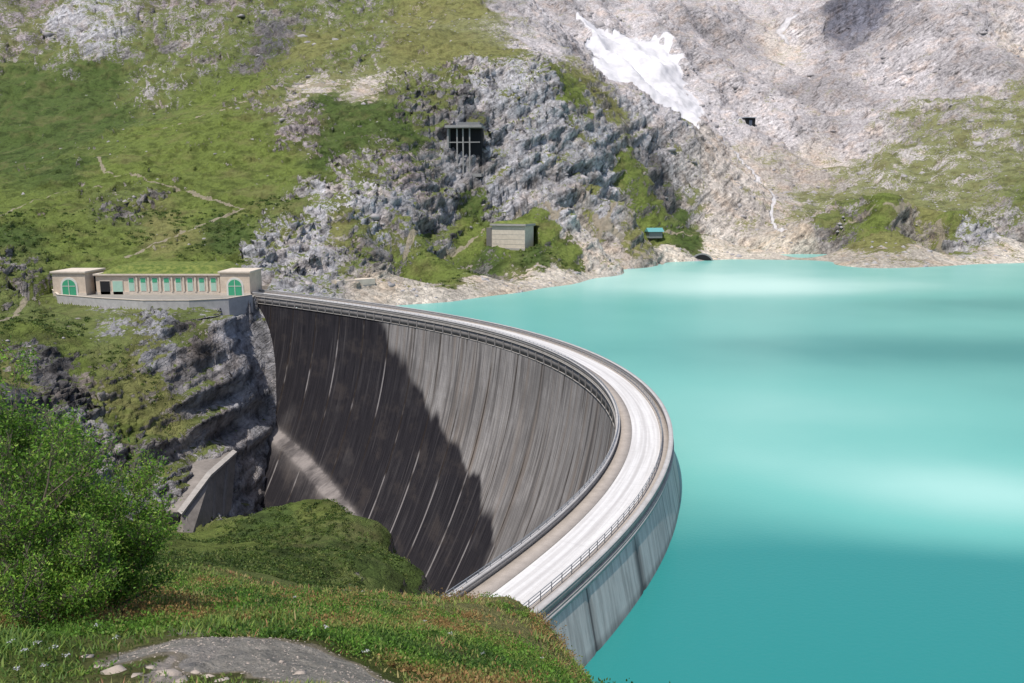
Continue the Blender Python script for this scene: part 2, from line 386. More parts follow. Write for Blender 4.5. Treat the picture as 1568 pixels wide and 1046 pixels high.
wv=m.new('ShaderNodeVectorMath',operation='ADD'); nc=m.new('ShaderNodeTexNoise'); nc.inputs['Scale'].default_value=.15; nc.inputs['Detail'].default_value=5
m.link(m.pos(),nc.inputs['Vector']); sc=m.scale(nc.outputs['Color'],9.0); m.link(m.pos(),wv.inputs[0]); m.link(sc,wv.inputs[1])
mp=m.new('ShaderNodeVectorMath',operation='MULTIPLY'); m.link(wv.outputs[0],mp.inputs[0]); mp.inputs[1].default_value=(1,1,.45); m.link(mp.outputs[0],vo.inputs['Vector'])
crk=m.sm(vo.outputs['Distance'],.0,.09)
rotm=m.new('ShaderNodeVectorRotate',rotation_type='Y_AXIS'); m.link(m.pos(),rotm.inputs['Vector']); rotm.inputs['Angle'].default_value=.6
strt=m.noise(1.0,9,.66,vec=rotm.outputs[0],sc=(.08,.08,.36))
rn=m.noise(.30,12,.74)
steep=m.sm(nzv,.60,.86,1.0,.0)
sA=m.math('MULTIPLY',m.math('SUBTRACT',m.sm(strt,.35,.66),.5),m.math('MULTIPLY',steep,.9))
rv=m.math('ADD',m.math('MULTIPLY',m.sm(rn,.3,.7),.90),sA); rv=m.math('ADD',rv,.54)
rv=m.math('MULTIPLY',rv,m.math('ADD',m.math('MULTIPLY',crk,.24),.82))
lg_=m.noise(.010,7,.62,sc=(1,.6,1)); rv=m.math('MULTIPLY',rv,m.sm(lg_,.36,.62,.66,1.08))
rcol=m.scale(ar.outputs['Color'],rv)
rcol=m.mix(m.sm(m.noise(.06,6,.6),.46,.68,0,.5),rcol,m.mix(1.0,rcol,(1.12,.93,.76),'MULTIPLY'))
col=m.mix(gm,rcol,gcol)
pm=m.sm(m.math('ADD',ap.outputs['Fac'],m.math('MULTIPLY',m.math('SUBTRACT',n3,.5),.7)),.35,.65)
pcol=m.scale(m.mix(m.sm(ap.outputs['Fac'],.80,.92),(.34,.29,.215),(.43,.395,.355)),m.math('ADD',m.math('MULTIPLY',n3,.7),m.math('MULTIPLY',n4,.8)))
pcol=m.scale(pcol,1.3)
col=m.mix(m.math('MULTIPLY',pm,.88),col,pcol)
smk=m.sm(m.math('ADD',ag.outputs['Alpha'],m.math('MULTIPLY',m.math('SUBTRACT',n1,.5),.6)),.38,.58)
smk=m.math('MAXIMUM',smk,m.sm(m.math('ADD',asn.outputs['Fac'],m.math('MULTIPLY',m.math('SUBTRACT',n2,.5),1.6)),.45,.8,0,.75))
col=m.mix(smk,col,m.scale(m.mix(0.0,(.62,.60,.61),(1,1,1)),m.math('ADD',m.math('MULTIPLY',n1,1.1),.42)))
hgt=m.math('ADD',m.math('MULTIPLY',n2,.6),m.math('MULTIPLY',rn,1.5)); hgt=m.math('ADD',hgt,m.math('MULTIPLY',crk,.25)); hgt=m.math('ADD',hgt,m.math('MULTIPLY',n3,.12)); hgt=m.math('ADD',hgt,m.math('MULTIPLY',m.math('MULTIPLY',strt,steep),1.8))
hgt=m.math('MULTIPLY',hgt,m.math('SUBTRACT',1.0,m.math('MULTIPLY',smk,.9)))
m.fin(col,.92,.12); m.bump(hgt,.90,1.4)
terr=fastmesh('mountain_terrain',np.stack([X2,Y2,Z2],-1).reshape(-1,3),FQ,m.m,{'rockc':rock.reshape(-1,4),'grassc':grs.reshape(-1,4)},{'path':path.ravel(),'stream':stream.ravel()},smooth=True)
def ground(x,y):
    a=np.arctan2(x,y); l=np.log(np.hypot(x,y))
    i=np.clip(np.interp(l,lr,np.arange(NR)),0,NR-1.001); j=np.clip((a-th[0])/(th[1]-th[0]),0,NTh-1.001)
    i0=i.astype(int); j0=j.astype(int); fi=i-i0; fj=j-j0
    f=lambda A:(A[i0,j0]*(1-fj)+A[i0,j0+1]*fj)*(1-fi)+(A[i0+1,j0]*(1-fj)+A[i0+1,j0+1]*fj)*fi
    return f(Z2),f(g),f(path),f(sl),f(at[...,7]),np.stack([f(at[...,4]),f(at[...,5]),f(at[...,6])],-1)
# ------------------------------------------------------------------ lake
lt=np.radians(np.linspace(-40,62,420)); ll=np.linspace(math.log(38),math.log(1100),340)
LT,LL=np.meshgrid(lt,ll); lx=np.exp(LL)*np.sin(LT); ly=np.exp(LL)*np.cos(LT)
pxs,pys=off(np.linspace(0,L,300),WD*.6)
pg=np.array(list(zip(pxs,pys))+[(-4,40),(-60,0),(-600,0),(-600,330),(-120,325)])
li=np.arange(lx.size).reshape(lx.shape); LF=np.stack([li[:-1,:-1],li[:-1,1:],li[1:,1:],li[1:,:-1]],-1).reshape(-1,4)
fx=lx.ravel()[LF].mean(1); fy=ly.ravel()[LF].mean(1); LF=LF[~inpoly(fx,fy,pg)]
silt_shade=.37+.12*fbm(lx/110,ly/80,4,.5,seed=41)+.20*sstep(150,420,ly)-.10*sstep(40,160,lx)*(1-sstep(200,330,ly))
def tone_patch(u,v,ax,ay,am,sk=0.0):
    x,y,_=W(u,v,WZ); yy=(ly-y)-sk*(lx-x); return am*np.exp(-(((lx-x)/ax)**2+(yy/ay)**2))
silt_shade=silt_shade+tone_patch(1200,620,55,26,.24,-.15)+tone_patch(1500,755,42,20,.38,-.2)+tone_patch(1150,440,80,45,.30)+tone_patch(1000,420,80,60,.2)-tone_patch(1400,535,90,24,.22)-tone_patch(1120,770,24,18,.16)-tone_patch(1280,980,70,22,.46)-tone_patch(1500,930,60,14,.28)-tone_patch(1500,465,95,38,.28)  # added patches are milky water, subtracted bands are cloud shade painted in
mw=NT('lake_water'); asl=mw.attr('silt_shade')
wn=mw.noise(.03,5,.55,sc=(1,1.3,1))
f_=mw.math('ADD',asl.outputs['Fac'],mw.math('MULTIPLY',mw.math('SUBTRACT',wn,.5),.15),clamp=True)
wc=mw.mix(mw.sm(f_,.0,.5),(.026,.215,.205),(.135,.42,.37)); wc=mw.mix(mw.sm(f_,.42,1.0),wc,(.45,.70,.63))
mw.fin(wc,.28,.5); mw.b.inputs['IOR'].default_value=1.33
r1=mw.noise(1.8,4,.55,sc=(1,1.3,1)); mw.bump(r1,.30,.10)
fastmesh('lake_water',np.stack([lx,ly,np.full(lx.shape,WZ)],-1).reshape(-1,3),LF,mw.m,None,{'silt_shade':silt_shade.ravel()})
# ------------------------------------------------------------------ dam
dam=empty('arch_dam')
NS=1100; ND=190; DEP=100.0
sv=np.linspace(0,L,NS); dv=np.linspace(0,1,ND)**1.15*DEP
SS,DD=np.meshgrid(sv,dv)
def nin(dep): 
    k=np.maximum(dep-2.9,0); return .06-(.10*k+.0042*k*k)
nn=nin(DD)
J=13.0
jd=np.abs(((SS/J)%1)-.5)*J
jd=J/2-jd
nn=nn+.20*np.exp(-(jd/.18)**2)*(DD>3)
blk=np.floor(SS/J+.5); nn=nn+.10*(np.sin(blk*12.9898)*1.0)*(DD>3)
gx0,gy0=off(SS,nn)
pu,pv=proj(gx0,gy0,-DD)
def find(u,v):
    k=np.argmin((pu-u)**2+(pv-v)**2); k=np.unravel_index(k,pu.shape); return SS[k],DD[k]
led=sorted([find(u,v) for u,v in ((372,618),(420,653),(460,686),(500,728),(530,768),(560,810))])
ls=np.array([a for a,b in led]); ld=np.array([b for a,b in led])
o=np.argsort(ls); below=DD-np.interp(SS,ls[o],ld[o],left=ld[o][0]-6,right=200)
nn=nn-3.2*sstep(0,2.2,below)
gx0,gy0=off(SS,nn)
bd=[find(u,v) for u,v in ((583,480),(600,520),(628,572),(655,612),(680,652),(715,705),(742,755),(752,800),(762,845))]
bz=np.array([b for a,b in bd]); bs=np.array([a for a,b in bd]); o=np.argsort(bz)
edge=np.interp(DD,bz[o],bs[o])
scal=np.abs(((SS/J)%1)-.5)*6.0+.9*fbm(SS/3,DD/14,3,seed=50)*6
wet=1-sstep(-3.2,3.2,SS-edge+scal)  # scalloped shadow on the left of the face, painted into the concrete colour
DV=np.stack([gx0,gy0,-DD],-1).reshape(-1,3)
di=np.arange(SS.size).reshape(SS.shape)
DF=np.stack([di[:-1,:-1],di[1:,:-1],di[1:,1:],di[:-1,1:]],-1).reshape(-1,4)
ms=NT('dam_concrete'); a_s=ms.attr('sd'); a_sh=ms.attr('wet'); a_l=ms.attr('ledge')  # on this face the 'wet' attribute is the painted shadow mask
sd=a_s.outputs['Vector']
st1=ms.noise(1.0,6,.6,vec=sd,sc=(.9,.030,1)); st2=ms.noise(1.0,7,.65,vec=sd,sc=(2.6,.08,1)); bl=ms.noise(.12,8,.65,vec=sd); st3=ms.noise(1.0,3,.5,vec=sd,sc=(.28,.012,1)); fine_=ms.noise(3.0,5,.7,vec=sd); st4=ms.noise(1.0,5,.6,vec=sd,sc=(.45,.022,1)); bl2=ms.noise(.05,9,.6,vec=sd,sc=(1,.7,1))
sep=ms.new('ShaderNodeSeparateXYZ'); ms.link(sd,sep.inputs[0]); s_=sep.outputs[0]; d_=sep.outputs[1]
fr=ms.math('FRACT',ms.math('MULTIPLY',s_,1/J)); jj=ms.math('ABSOLUTE',ms.math('SUBTRACT',fr,.5))
wob=ms.math('MULTIPLY',ms.math('SUBTRACT',st2,.5),.03)
jm=ms.sm(ms.math('ADD',jj,wob),.466,.49)
jn=ms.noise(1.0,4,.6,vec=sd,sc=(.077,.030,1))
lf=ms.math('FRACT',ms.math('MULTIPLY',d_,1/3.0)); lm=ms.sm(ms.math('ABSOLUTE',ms.math('SUBTRACT',lf,.5)),.475,.5)
unshaded=ms.mix(ms.sm(st2,.35,.65),(.17,.158,.152),(.32,.30,.285))
unshaded=ms.mix(ms.sm(bl,.52,.7,0,.5),unshaded,(.36,.34,.33))
unshaded=ms.mix(ms.sm(st3,.50,.66,0,.55),unshaded,(.19,.145,.11))
unshaded=ms.mix(ms.sm(st1,.49,.67,0,.75),unshaded,(.075,.067,.063))
unshaded=ms.mix(ms.sm(st4,.53,.65,0,.75),unshaded,(.095,.087,.085))
unshaded=ms.mix(ms.sm(bl2,.48,.64,0,.55),unshaded,(.12,.112,.108))
shadedc=ms.mix(ms.sm(st2,.3,.75),(.012,.011,.014),(.034,.031,.035))  # concrete tone inside the painted shadow
shadedc=ms.mix(ms.sm(st1,.52,.74,0,.65),shadedc,(.085,.077,.078))
shadedc=ms.mix(ms.sm(bl,.50,.68,0,.5),shadedc,(.060,.050,.046))
shadedc=ms.mix(ms.sm(bl2,.54,.70,0,.5),shadedc,(.080,.073,.073))
c=ms.mix(a_sh.outputs['Fac'],unshaded,shadedc)
c=ms.mix(ms.math('MULTIPLY',lm,.25),c,ms.scale(c,.5))
jw=ms.math('MULTIPLY',jm,ms.sm(jn,.38,.52,.15,.85))
wj=ms.math('MULTIPLY',ms.sm(jn,.50,.58),ms.math('ADD',ms.math('MULTIPLY',a_sh.outputs['Fac'],.8),.2))
c=ms.mix(jw,c,ms.mix(wj,(.030,.022,.017),(.27,.25,.245)))
c=ms.mix(ms.math('MULTIPLY',a_l.outputs['Fac'],ms.sm(bl,.35,.6,.2,.9)),c,(.27,.24,.225))
c=ms.scale(c,ms.math('ADD',ms.math('MULTIPLY',fine_,.5),.75))
ms.fin(c,.85,.12); ms.bump(ms.math('ADD',st2,ms.math('MULTIPLY',fine_,.6)),.4,.12)
lg=np.exp(-((below-1.0)/1.6)**2)*.9 + .40*np.exp(-(below/6)**2)*(below>0)
def addsd(o,SSa,DDa):
    at_=o.data.attributes.new('sd','FLOAT_VECTOR','POINT'); at_.data.foreach_set('vector',np.stack([SSa,DDa,np.zeros_like(SSa)],-1).astype(np.float32).ravel())
o1=fastmesh('downstream_face',DV,DF,ms.m,None,{'wet':wet.ravel(),'ledge':np.clip(lg,0,1).ravel()},smooth=True,parent=dam); addsd(o1,SS.ravel(),DD.ravel())  # 'wet' carries the painted shadow on the left of the face
du=np.linspace(0,40,60); SU,DU=np.meshgrid(sv[::2],du); un=WD+.20*np.minimum(DU,9)
jd2=np.abs(((SU/J)%1)-.5)*J; jd2=J/2-jd2; un=un-.12*np.exp(-(jd2/.2)**2)
ux,uy=off(SU,un); ui=np.arange(SU.size).reshape(SU.shape)
UF=np.stack([ui[:-1,:-1],ui[:-1,1:],ui[1:,1:],ui[1:,:-1]],-1).reshape(-1,4)
mu=NT('upstream_concrete'); us=mu.attr('sd').outputs['Vector']; uw=mu.attr('wet')
v1=mu.noise(1.0,7,.7,vec=us,sc=(1.4,.09,1)); v2=mu.noise(.5,8,.7,vec=us); v3=mu.noise(1.0,5,.6,vec=us,sc=(.30,.05,1))
uc=mu.mix(mu.sm(v1,.35,.65),(.40,.365,.34),(.62,.575,.535)); uc=mu.mix(mu.sm(v3,.54,.68,0,.7),uc,(.13,.118,.115)); uc=mu.mix(mu.sm(v2,.55,.72,0,.4),uc,(.64,.60,.56))
uc=mu.mix(uw.outputs['Fac'],uc,(.12,.108,.105))
ufr=mu.new('ShaderNodeSeparateXYZ'); mu.link(us,ufr.inputs[0]); uj=mu.sm(mu.math('ABSOLUTE',mu.math('SUBTRACT',mu.math('FRACT',mu.math('MULTIPLY',ufr.outputs[0],1/J)),.5)),.485,.497,0,.8)
uc=mu.mix(uj,uc,(.08,.07,.07)); mu.fin(uc,.85,.25); mu.bump(v2,.4,.08)
o2=fastmesh('upstream_face',np.stack([ux,uy,-DU],-1).reshape(-1,3),UF,mu.m,None,{'wet':np.clip(.9*sstep(.72,.86,vn(SU/2.6,SU*0+3.3))*sstep(0,3,DU)+.6*sstep(6.3,7.0,DU),0,1).ravel()},parent=dam); addsd(o2,SU.ravel(),DU.ravel())
def sweep(name,prof,s0,s1,mat_,parent=dam,step=1.2,closed=True):
    s=np.arange(s0,s1+step*.5,step); k=len(prof); V=np.zeros((len(s),k,3))
    for i,(a,b) in enumerate(prof):
        x,y=off(s,np.full(s.shape,a)); V[:,i,0]=x;V[:,i,1]=y;V[:,i,2]=b
    ii=np.arange(len(s)*k).reshape(len(s),k); Fs=[]
    for i in range(k if closed else k-1):
        j=(i+1)%k; Fs.append(np.stack([ii[:-1,i],ii[:-1,j],ii[1:,j],ii[1:,i]],-1))
    return fastmesh(name,V.reshape(-1,3),np.concatenate(Fs),mat_,parent=parent)
conc=simple('crest_concrete',(.34,.315,.29),.6,.8,.85,.02)
concl=simple('coping_concrete',(.42,.40,.385),.45,.6,.85,.02)
walk=simple('walkway_concrete',(.36,.315,.275),.4,.9,.9,.01)
deckm=simple('terrace_paving',(.26,.24,.21),.4,.3,.9,.01)
metal=simple('galvanised_steel',(.36,.38,.40),.2,3,.45,.005,.6)
mr=NT('crest_road_concrete'); asd=mr.attr('sd'); sp=mr.new('ShaderNodeSeparateXYZ'); mr.link(asd.outputs['Vector'],sp.inputs[0])
nr_=mr.noise(1.0,6,.6,vec=asd.outputs['Vector'],sc=(.05,2.0,1)); nf=mr.noise(1.2,7,.7,vec=asd.outputs['Vector'])
cb=mr.math('ABSOLUTE',mr.math('SUBTRACT',sp.outputs[1],4.3)); cen=mr.sm(cb,.05,.35,.6,0)
rc=mr.mix(mr.sm(nr_,.35,.65),(.50,.48,.465),(.62,.605,.59)); rc=mr.mix(cen,rc,(.40,.38,.37))
slab=mr.sm(mr.math('ABSOLUTE',mr.math('SUBTRACT',mr.math('FRACT',mr.math('MULTIPLY',sp.outputs[0],1/6.5)),.5)),.49,.5,0,.35)
rc=mr.mix(slab,rc,(.3,.28,.27)); rc=mr.scale(rc,mr.math('ADD',mr.math('MULTIPLY',nf,.3),.85)); mr.fin(rc,.9,.2); mr.bump(nf,.3,.01)
ns=np.linspace(2.2,6.5,10); s_r=np.arange(0,L,1.0); SR,NR_=np.meshgrid(s_r,ns); rx,ry=off(SR,NR_); ri=np.arange(SR.size).reshape(SR.shape)
o3=fastmesh('crest_road',np.stack([rx,ry,np.full(rx.shape,.0)],-1).reshape(-1,3),np.stack([ri[:-1,:-1],ri[:-1,1:],ri[1:,1:],ri[1:,:-1]],-1).reshape(-1,4),mr.m,parent=dam); addsd(o3,SR.ravel(),NR_.ravel())
sweep('crest_slab',[(-.18,-.3),(WD+.25,-.3),(WD+.25,-.06),(-.18,-.06)],0,L,conc)
sweep('inner_walkway',[(.30,-.05),(.30,.13),(2.2,.13),(2.2,-.05)],0,L,walk)
sweep('outer_walkway',[(6.5,-.05),(6.5,.12),(WD-.42,.12),(WD-.42,-.05)],0,L,walk)
sweep('inner_parapet',[(-.10,-.05),(-.10,.78),(.28,.78),(.28,-.05)],0,L,conc)
sweep('inner_coping',[(-.22,.783),(-.22,.95),(.38,.95),(.38,.783)],0,L,concl)
sweep('outer_parapet',[(WD-.4,-.05),(WD-.4,.80),(WD+.05,.80),(WD+.05,-.05)],0,L,conc)
sweep('outer_coping',[(WD-.5,.803),(WD-.5,.95),(WD+.16,.95),(WD+.16,.803)],0,L,concl)
sweep('cornice_top',[(-.30,-.55),(-.30,-.32),(.1,-.32),(.1,-.55)],0,L,conc)
sweep('cornice_base',[(-.12,-3.0),(-.12,-2.8),(.3,-2.8),(.3,-3.0)],0,L,conc)
sweep('upstream_string_course',[(WD-.1,-.75),(WD-.1,-.32),(WD+.30,-.32),(WD+.30,-.75)],0,L,concl)
V=[];Fc=[]
def addbox(V,Fc,c8):
    b=len(V); V.extend(c8); Fc.extend([(b,b+3,b+2,b+1),(b+4,b+5,b+6,b+7),(b,b+1,b+5,b+4),(b+1,b+2,b+6,b+5),(b+2,b+3,b+7,b+6),(b+3,b,b+4,b+7)])
def sbox(V,Fc,s0,s1,n0,n1,z0,z1):
    p=[]
    for s,nn_ in ((s0,n0),(s1,n0),(s1,n1),(s0,n1)):
        x,y=off(np.array([s]),np.array([nn_])); p.append((x[0],y[0]))
    addbox(V,Fc,[(a,b,z0) for a,b in p]+[(a,b,z1) for a,b in p])
for s in np.arange(1,L-1,4.33): sbox(V,Fc,s,s+.45,-.18,.2,-2.79,-.56)
mk('cornice_pilasters',V,Fc,simple('pilaster_concrete',(.22,.205,.195),.5,.8),dam)
sweep('cornice_band',[(-.02,-2.75),(-.02,-.58),(.3,-.58),(.3,-2.75)],0,L,simple('band_concrete',(.20,.185,.175),.7,.5,.9,.02))
def railing(name,n0,z0,h,s0,s1,sp_,bars):
    V=[];Fc=[]
    for s in np.arange(s0,s1,sp_): sbox(V,Fc,s,s+.07,n0-.035,n0+.035,z0,z0+h)
    mk(name+'_posts',V,Fc,metal,dam)
    for i,b in enumerate(bars): sweep(name+'_rail',[(n0-.03,z0+b-.025),(n0-.03,z0+b+.025),(n0+.03,z0+b+.025),(n0+.03,z0+b-.025)],s0,s1,metal,step=1.0)
railing('inner_railing',.06,.95,.42,2,L-1,2.0,(.2,.42))
railing('outer_railing',6.75,.12,1.0,2,L-1,2.0,(.35,.68,1.0))
# ------------------------------------------------------------------ buildings
plaster=simple('warm_plaster',(.60,.49,.38),.45,.4,.9,.02)
stone=simple('pale_stone',(.58,.50,.41),.45,.7,.9,.02)
mint=simple('mint_paint',(.36,.54,.43),.2,.8,.6,.005)
green=simple('green_door_paint',(.06,.34,.18),.2,.8,.55,.005)
dark=simple('dark_opening',(.02,.02,.022),.2,1,.9,.005)
white=simple('white_trim',(.66,.63,.57),.2,1,.8,.005)
gr=NT('roof_turf'); a=gr.noise(.5,8,.7); gr.fin(gr.mix(gr.sm(a,.35,.65),(.08,.12,.03),(.20,.22,.06)),.95,.1); gr.bump(a,1,.5); turf=gr.m
def arch(name,cx_,w,z0,h,y,mat_,parent,depth=.12,segs=14):
    r=w/2; pts=[(cx_-r,z0),(cx_+r,z0)]+[(cx_+r*math.cos(i*math.pi/segs),z0+h-r+r*math.sin(i*math.pi/segs)) for i in range(segs+1)]
    k=len(pts); V=[(a,y,b) for a,b in pts]+[(a,y-depth,b) for a,b in pts]
    Fc=[tuple(range(k)),tuple(range(2*k-1,k-1,-1))]+[(i,(i+1)%k,k+(i+1)%k,k+i) for i in range(k)]
    return mk(name,V,Fc,mat_,parent)
hb=empty('dam_operations_building',(-132.5,0,0))
ox=-132.5
def hbx(name,x0,x1,y0,y1,z0,z1,mt,bev=0): return box(name,x0-ox,x1-ox,y0,y1,z0,z1,mt,hb,bev)
hbx('main_wall',-154.6,-106.6,302.5,316,-.4,7.0,plaster)
hbx('main_plinth',-154.8,-106.4,302.2,302.48,-.4,1.0,stone)
hbx('main_roof_slab',-155.2,-106.2,301.7,316.5,7.0,7.6,stone,.05)
gxs=np.linspace(-153.5,-107,50); gys=np.linspace(302.2,326,16); GX,GY=np.meshgrid(gxs,gys)
ez=np.minimum(np.minimum((GX+153.5)/6,(-107-GX)/6),(GY-302.2)/5); GZ=7.62+2.6*sstep(0,1,ez)+.7*np.abs(fbm(GX/2,GY/2,3,seed=60))*sstep(0,.3,ez)
gi=np.arange(GX.size).reshape(GX.shape)
fastmesh('turf_roof',np.stack([GX-ox,GY,GZ],-1).reshape(-1,3),np.stack([gi[:-1,:-1],gi[:-1,1:],gi[1:,1:],gi[1:,:-1]],-1).reshape(-1,4),turf,smooth=True,parent=hb)
for i,x in enumerate(np.arange(-142.5,-108,4.35)):
    hbx('window_frame',x,x+2.3,302.3,302.49,1.1,6.2,white); hbx('window_panel',x+.25,x+2.05,302.22,302.29,1.3,4.2,mint); hbx('window_glass',x+.25,x+2.05,302.22,302.29,4.4,6.0,green)
    hbx('buttress',x+2.9,x+3.5,302.0,302.47,1.0,6.6,stone)
for x in (-153,-148.3): hbx('garage_frame',x-.2,x+3.8,302.3,302.49,-.3,5.2,stone); hbx('garage_door',x,x+3.6,302.2,302.29,-.3,4.9,dark if x<-150 else mint)
for nm,x0,x1 in (('left_portal',-169,-157),('right_portal',-107.4,-96.5)):
    cxm=(x0+x1)/2
    hbx(nm+'_wall',x0,x1,299.5,314,-.4,8.1,plaster); hbx(nm+'_cornice',x0-.5,x1+.5,299,314.5,8.1,8.8,stone,.06); hbx(nm+'_plinth',x0-.15,x1+.15,299.3,299.48,-.4,.9,stone)
    arch(nm+'_surround',cxm-ox,6.2,-.3,6.9,299.47,white,hb,.22); arch(nm+'_door',cxm-ox,4.9,-.3,6.1,299.22,green,hb,.08)
    hbx(nm+'_door_bar',cxm-2.4,cxm+2.4,299.05,299.12,3.3,3.5,white); hbx(nm+'_door_mullion',cxm-.1,cxm+.1,298.99,299.04,-.3,5.6,white)
hbx('link_wall',-157,-154.8,306,314,-.4,6.2,dark)
ter=empty('building_terrace')
tpb=tp+[(-97,318),(-172,318)]
mk('terrace_deck',[(x,y,-.05) for x,y in tpb]+[(x,y,-8) for x,y in tpb],[tuple(range(len(tpb)))]+[(i,(i+1)%len(tpb),len(tpb)+(i+1)%len(tpb),len(tpb)+i) for i in range(len(tpb))],deckm,ter)
def wallpath(name,pts,th_,mt,parent,cap=None):
    V=[];Fc=[]
    P2=np.array(pts); 
    for i in range(len(pts)):
        a=P2[max(i-1,0),:2]; b=P2[min(i+1,len(pts)-1),:2]; dd=b-a; dd/=np.hypot(*dd); nn_=np.array([-dd[1],dd[0]])*th_/2
        x,y,z0,z1=pts[i]; V+= [(x-nn_[0],y-nn_[1],z0),(x+nn_[0],y+nn_[1],z0),(x+nn_[0],y+nn_[1],z1),(x-nn_[0],y-nn_[1],z1)]
    for i in range(len(pts)-1):
        b=4*i
        for j in range(4): Fc.append((b+j,b+(j+1)%4,b+4+(j+1)%4,b+4+j))
    Fc.append((0,1,2,3)); e_=4*(len(pts)-1); Fc.append((e_+3,e_+2,e_+1,e_))
    return mk(name,V,Fc,mt,parent)
wallpath('terrace_parapet',[(x,y-.2,-5.5,.95) for x,y in tp],.5,concl,ter)
wallpath('terrace_coping',[(x,y-.2,.953,1.15) for x,y in tp],.8,stone,ter)
ac=empty('lakeside_access_road')
pts=[P(386,441,316),P(430,437,322),(*P(480,433,328)[:2],1.2),P(515,430,330)]
wallpath('road_wall',[(x,y,-7,z+.6) for x,y,z in pts],.6,stone,ac)
a_=P(513,430,330);b_=P(571,427,338)
wallpath('bridge_deck',[(a_[0],a_[1],.2,2.3),(b_[0],b_[1],.2,2.6)],5,stone,ac)
wallpath('bridge_pier',[(a_[0]+3.2,a_[1]+.4,-9,.2),(b_[0],b_[1],-9,.2)],4.4,conc,ac)
hut=empty('concrete_portal_hut',hutc,math.radians(-24))
box('front_body',-9.8,9.8,-5,7,-2,12.6,stone,hut,.08); box('roof_slab',-10.6,10.6,-6,8,12.6,13.7,conc,hut,.1)
gxs=np.linspace(-10.4,10.4,20); gys=np.linspace(-5.6,14,14); GX,GY=np.meshgrid(gxs,gys); GZ=13.72+1.2*sstep(0,1,np.minimum(np.minimum(GX+10.4,10.4-GX)/3,(GY+5.6)/3))+.3*np.abs(fbm(GX,GY,2))
gi=np.arange(GX.size).reshape(GX.shape)
fastmesh('turf_cover',np.stack([GX,GY,GZ],-1).reshape(-1,3),np.stack([gi[:-1,:-1],gi[:-1,1:],gi[1:,1:],gi[1:,:-1]],-1).reshape(-1,4),turf,smooth=True,parent=hut)
box('side_wing_wall',-13.5,-9.9,-4.2,6,-2,11.5,simple('shaded_side_concrete',(.16,.15,.14),.4,.5),hut,.06); box('plinth',-10,10,-5.3,-5.02,-2,.8,conc,hut)  # the hut's left side gets its shade as a darker concrete colour
for i in range(4): box('wall_band',-9.7,9.7,-5.05,-5.01,2.8+2.6*i,2.92+2.6*i,conc,hut)
gc=march(712,262); gal=empty('cliff_intake_gallery',(gc[0],gc[1]-6,gc[2]),math.radians(-8))
gconc=simple('gallery_concrete',(.28,.27,.26),.5,.5)
box('back_recess',-10,10,5.5,12,-6,22,dark,gal); box('roof_slab',-12,11.5,-2,12,22,23.6,gconc,gal,.1); box('roof_upper',-4,10,0,12,23.6,25.4,simple('weathered_concrete',(.2,.2,.2)),gal,.1)
box('side_wall_left',-11,-9.9,0,12,-6,22,gconc,gal); box('floor',-11,11,-1,12,-8,-6,gconc,gal)
for x in (-5,-1.2,3): box('column',x,x+.8,.2,1.0,-6,22,gconc,gal)
box('cross_beam',-9.9,10,.3,.8,13,13.6,gconc,gal)
def shelter(u,v,w,h):
    c_=march(u,v); e_=empty('avalanche_shelter',(c_[0],c_[1]-5,c_[2]+1),.3)
    box('walls',-w/2,w/2,0,w*.7,-3,h,dark,e_,.1); box('roof',-w/2-1,w/2+1,-1.2,w*.7+1,h,h+.9,simple('shelter_roof',(.30,.33,.36)),e_,.1); box('retaining_wing',-w/2-9,-w/2-.2,1,2.5,-3,h*.45,conc,e_,.1); box('doorway',-2,2,-.25,-.02,-1,h*.7,simple('shelter_door',(.1,.12,.16)),e_)
shelter(1147,196,13,8); shelter(1239,110,11,5)
c_=march(1003,362); bs_=empty('boat_shed',(c_[0],c_[1]-3,c_[2]),.2)
tq=simple('turquoise_sheet',(.12,.33,.33),.2,1,.6)
box('walls',-5,5,0,6,-1,3.5,simple('shed_wall',(.25,.27,.26)),bs_)
mk('gable_roof',[(-6,-1,3.5),(6,-1,3.5),(6,7,3.5),(-6,7,3.5),(-6,3,6.2),(6,3,6.2)],[(0,1,5,4),(2,3,4,5),(0,4,3),(1,2,5),(0,3,2,1)],tq,bs_)
c_=W(1076,398,WZ+.5); cu=empty('inlet_culvert',(c_[0],c_[1]+2,WZ),0)
arch('mouth',0,15,-1,5.0,0,dark,cu,.3); arch('surround',0,17.5,-1.2,6.2,.6,gconc,cu,.5)
rw=empty('toe_retaining_wall')
A1=P(362,694,242);A2=P(354,780,228);B1=P(277,790,198);B2=P(287,842,190);M1=P(322,730,219);M2=P(320,818,206)
V=[A1,M1,B1,B2,M2,A2]; V2=[(x-13,y+13,z+1) for x,y,z in V]
mk('wall_face',V+V2,[(0,1,2,3,4,5),(0,6,7,1),(1,7,8,2),(2,8,9,3),(11,10,9,8,7,6)],simple('toe_wall_concrete',(.22,.195,.175),.9,.16,.9,.1),rw)
V=[(x+.5,y-.8,z+.1) for x,y,z in (A1,M1,B1)]+[(x+.5,y-.8,z+.8) for x,y,z in (A1,M1,B1)]+[(x-1.5,y+1.5,z+.8) for x,y,z in (A1,M1,B1)]
mk('wall_cap',V,[(0,1,4,3),(1,2,5,4),(3,4,7,6),(4,5,8,7)],conc,rw)
V=[];Fc=[]
for k in (.2,.45,.7,.93):
    a=np.array(A1)*(1-k)+np.array(B1)*k; b=np.array(A2)*(1-k)+np.array(B2)*k
    addbox(V,Fc,[(p[0]+dx,p[1]+dy,p[2]) for p in (b,a) for dx,dy in ((-.4,-.9),(.4,-.9),(.4,.6),(-.4,.6))])
mk('wall_ribs',V,Fc,simple('rib_concrete',(.2,.18,.165),.5,.5),rw)
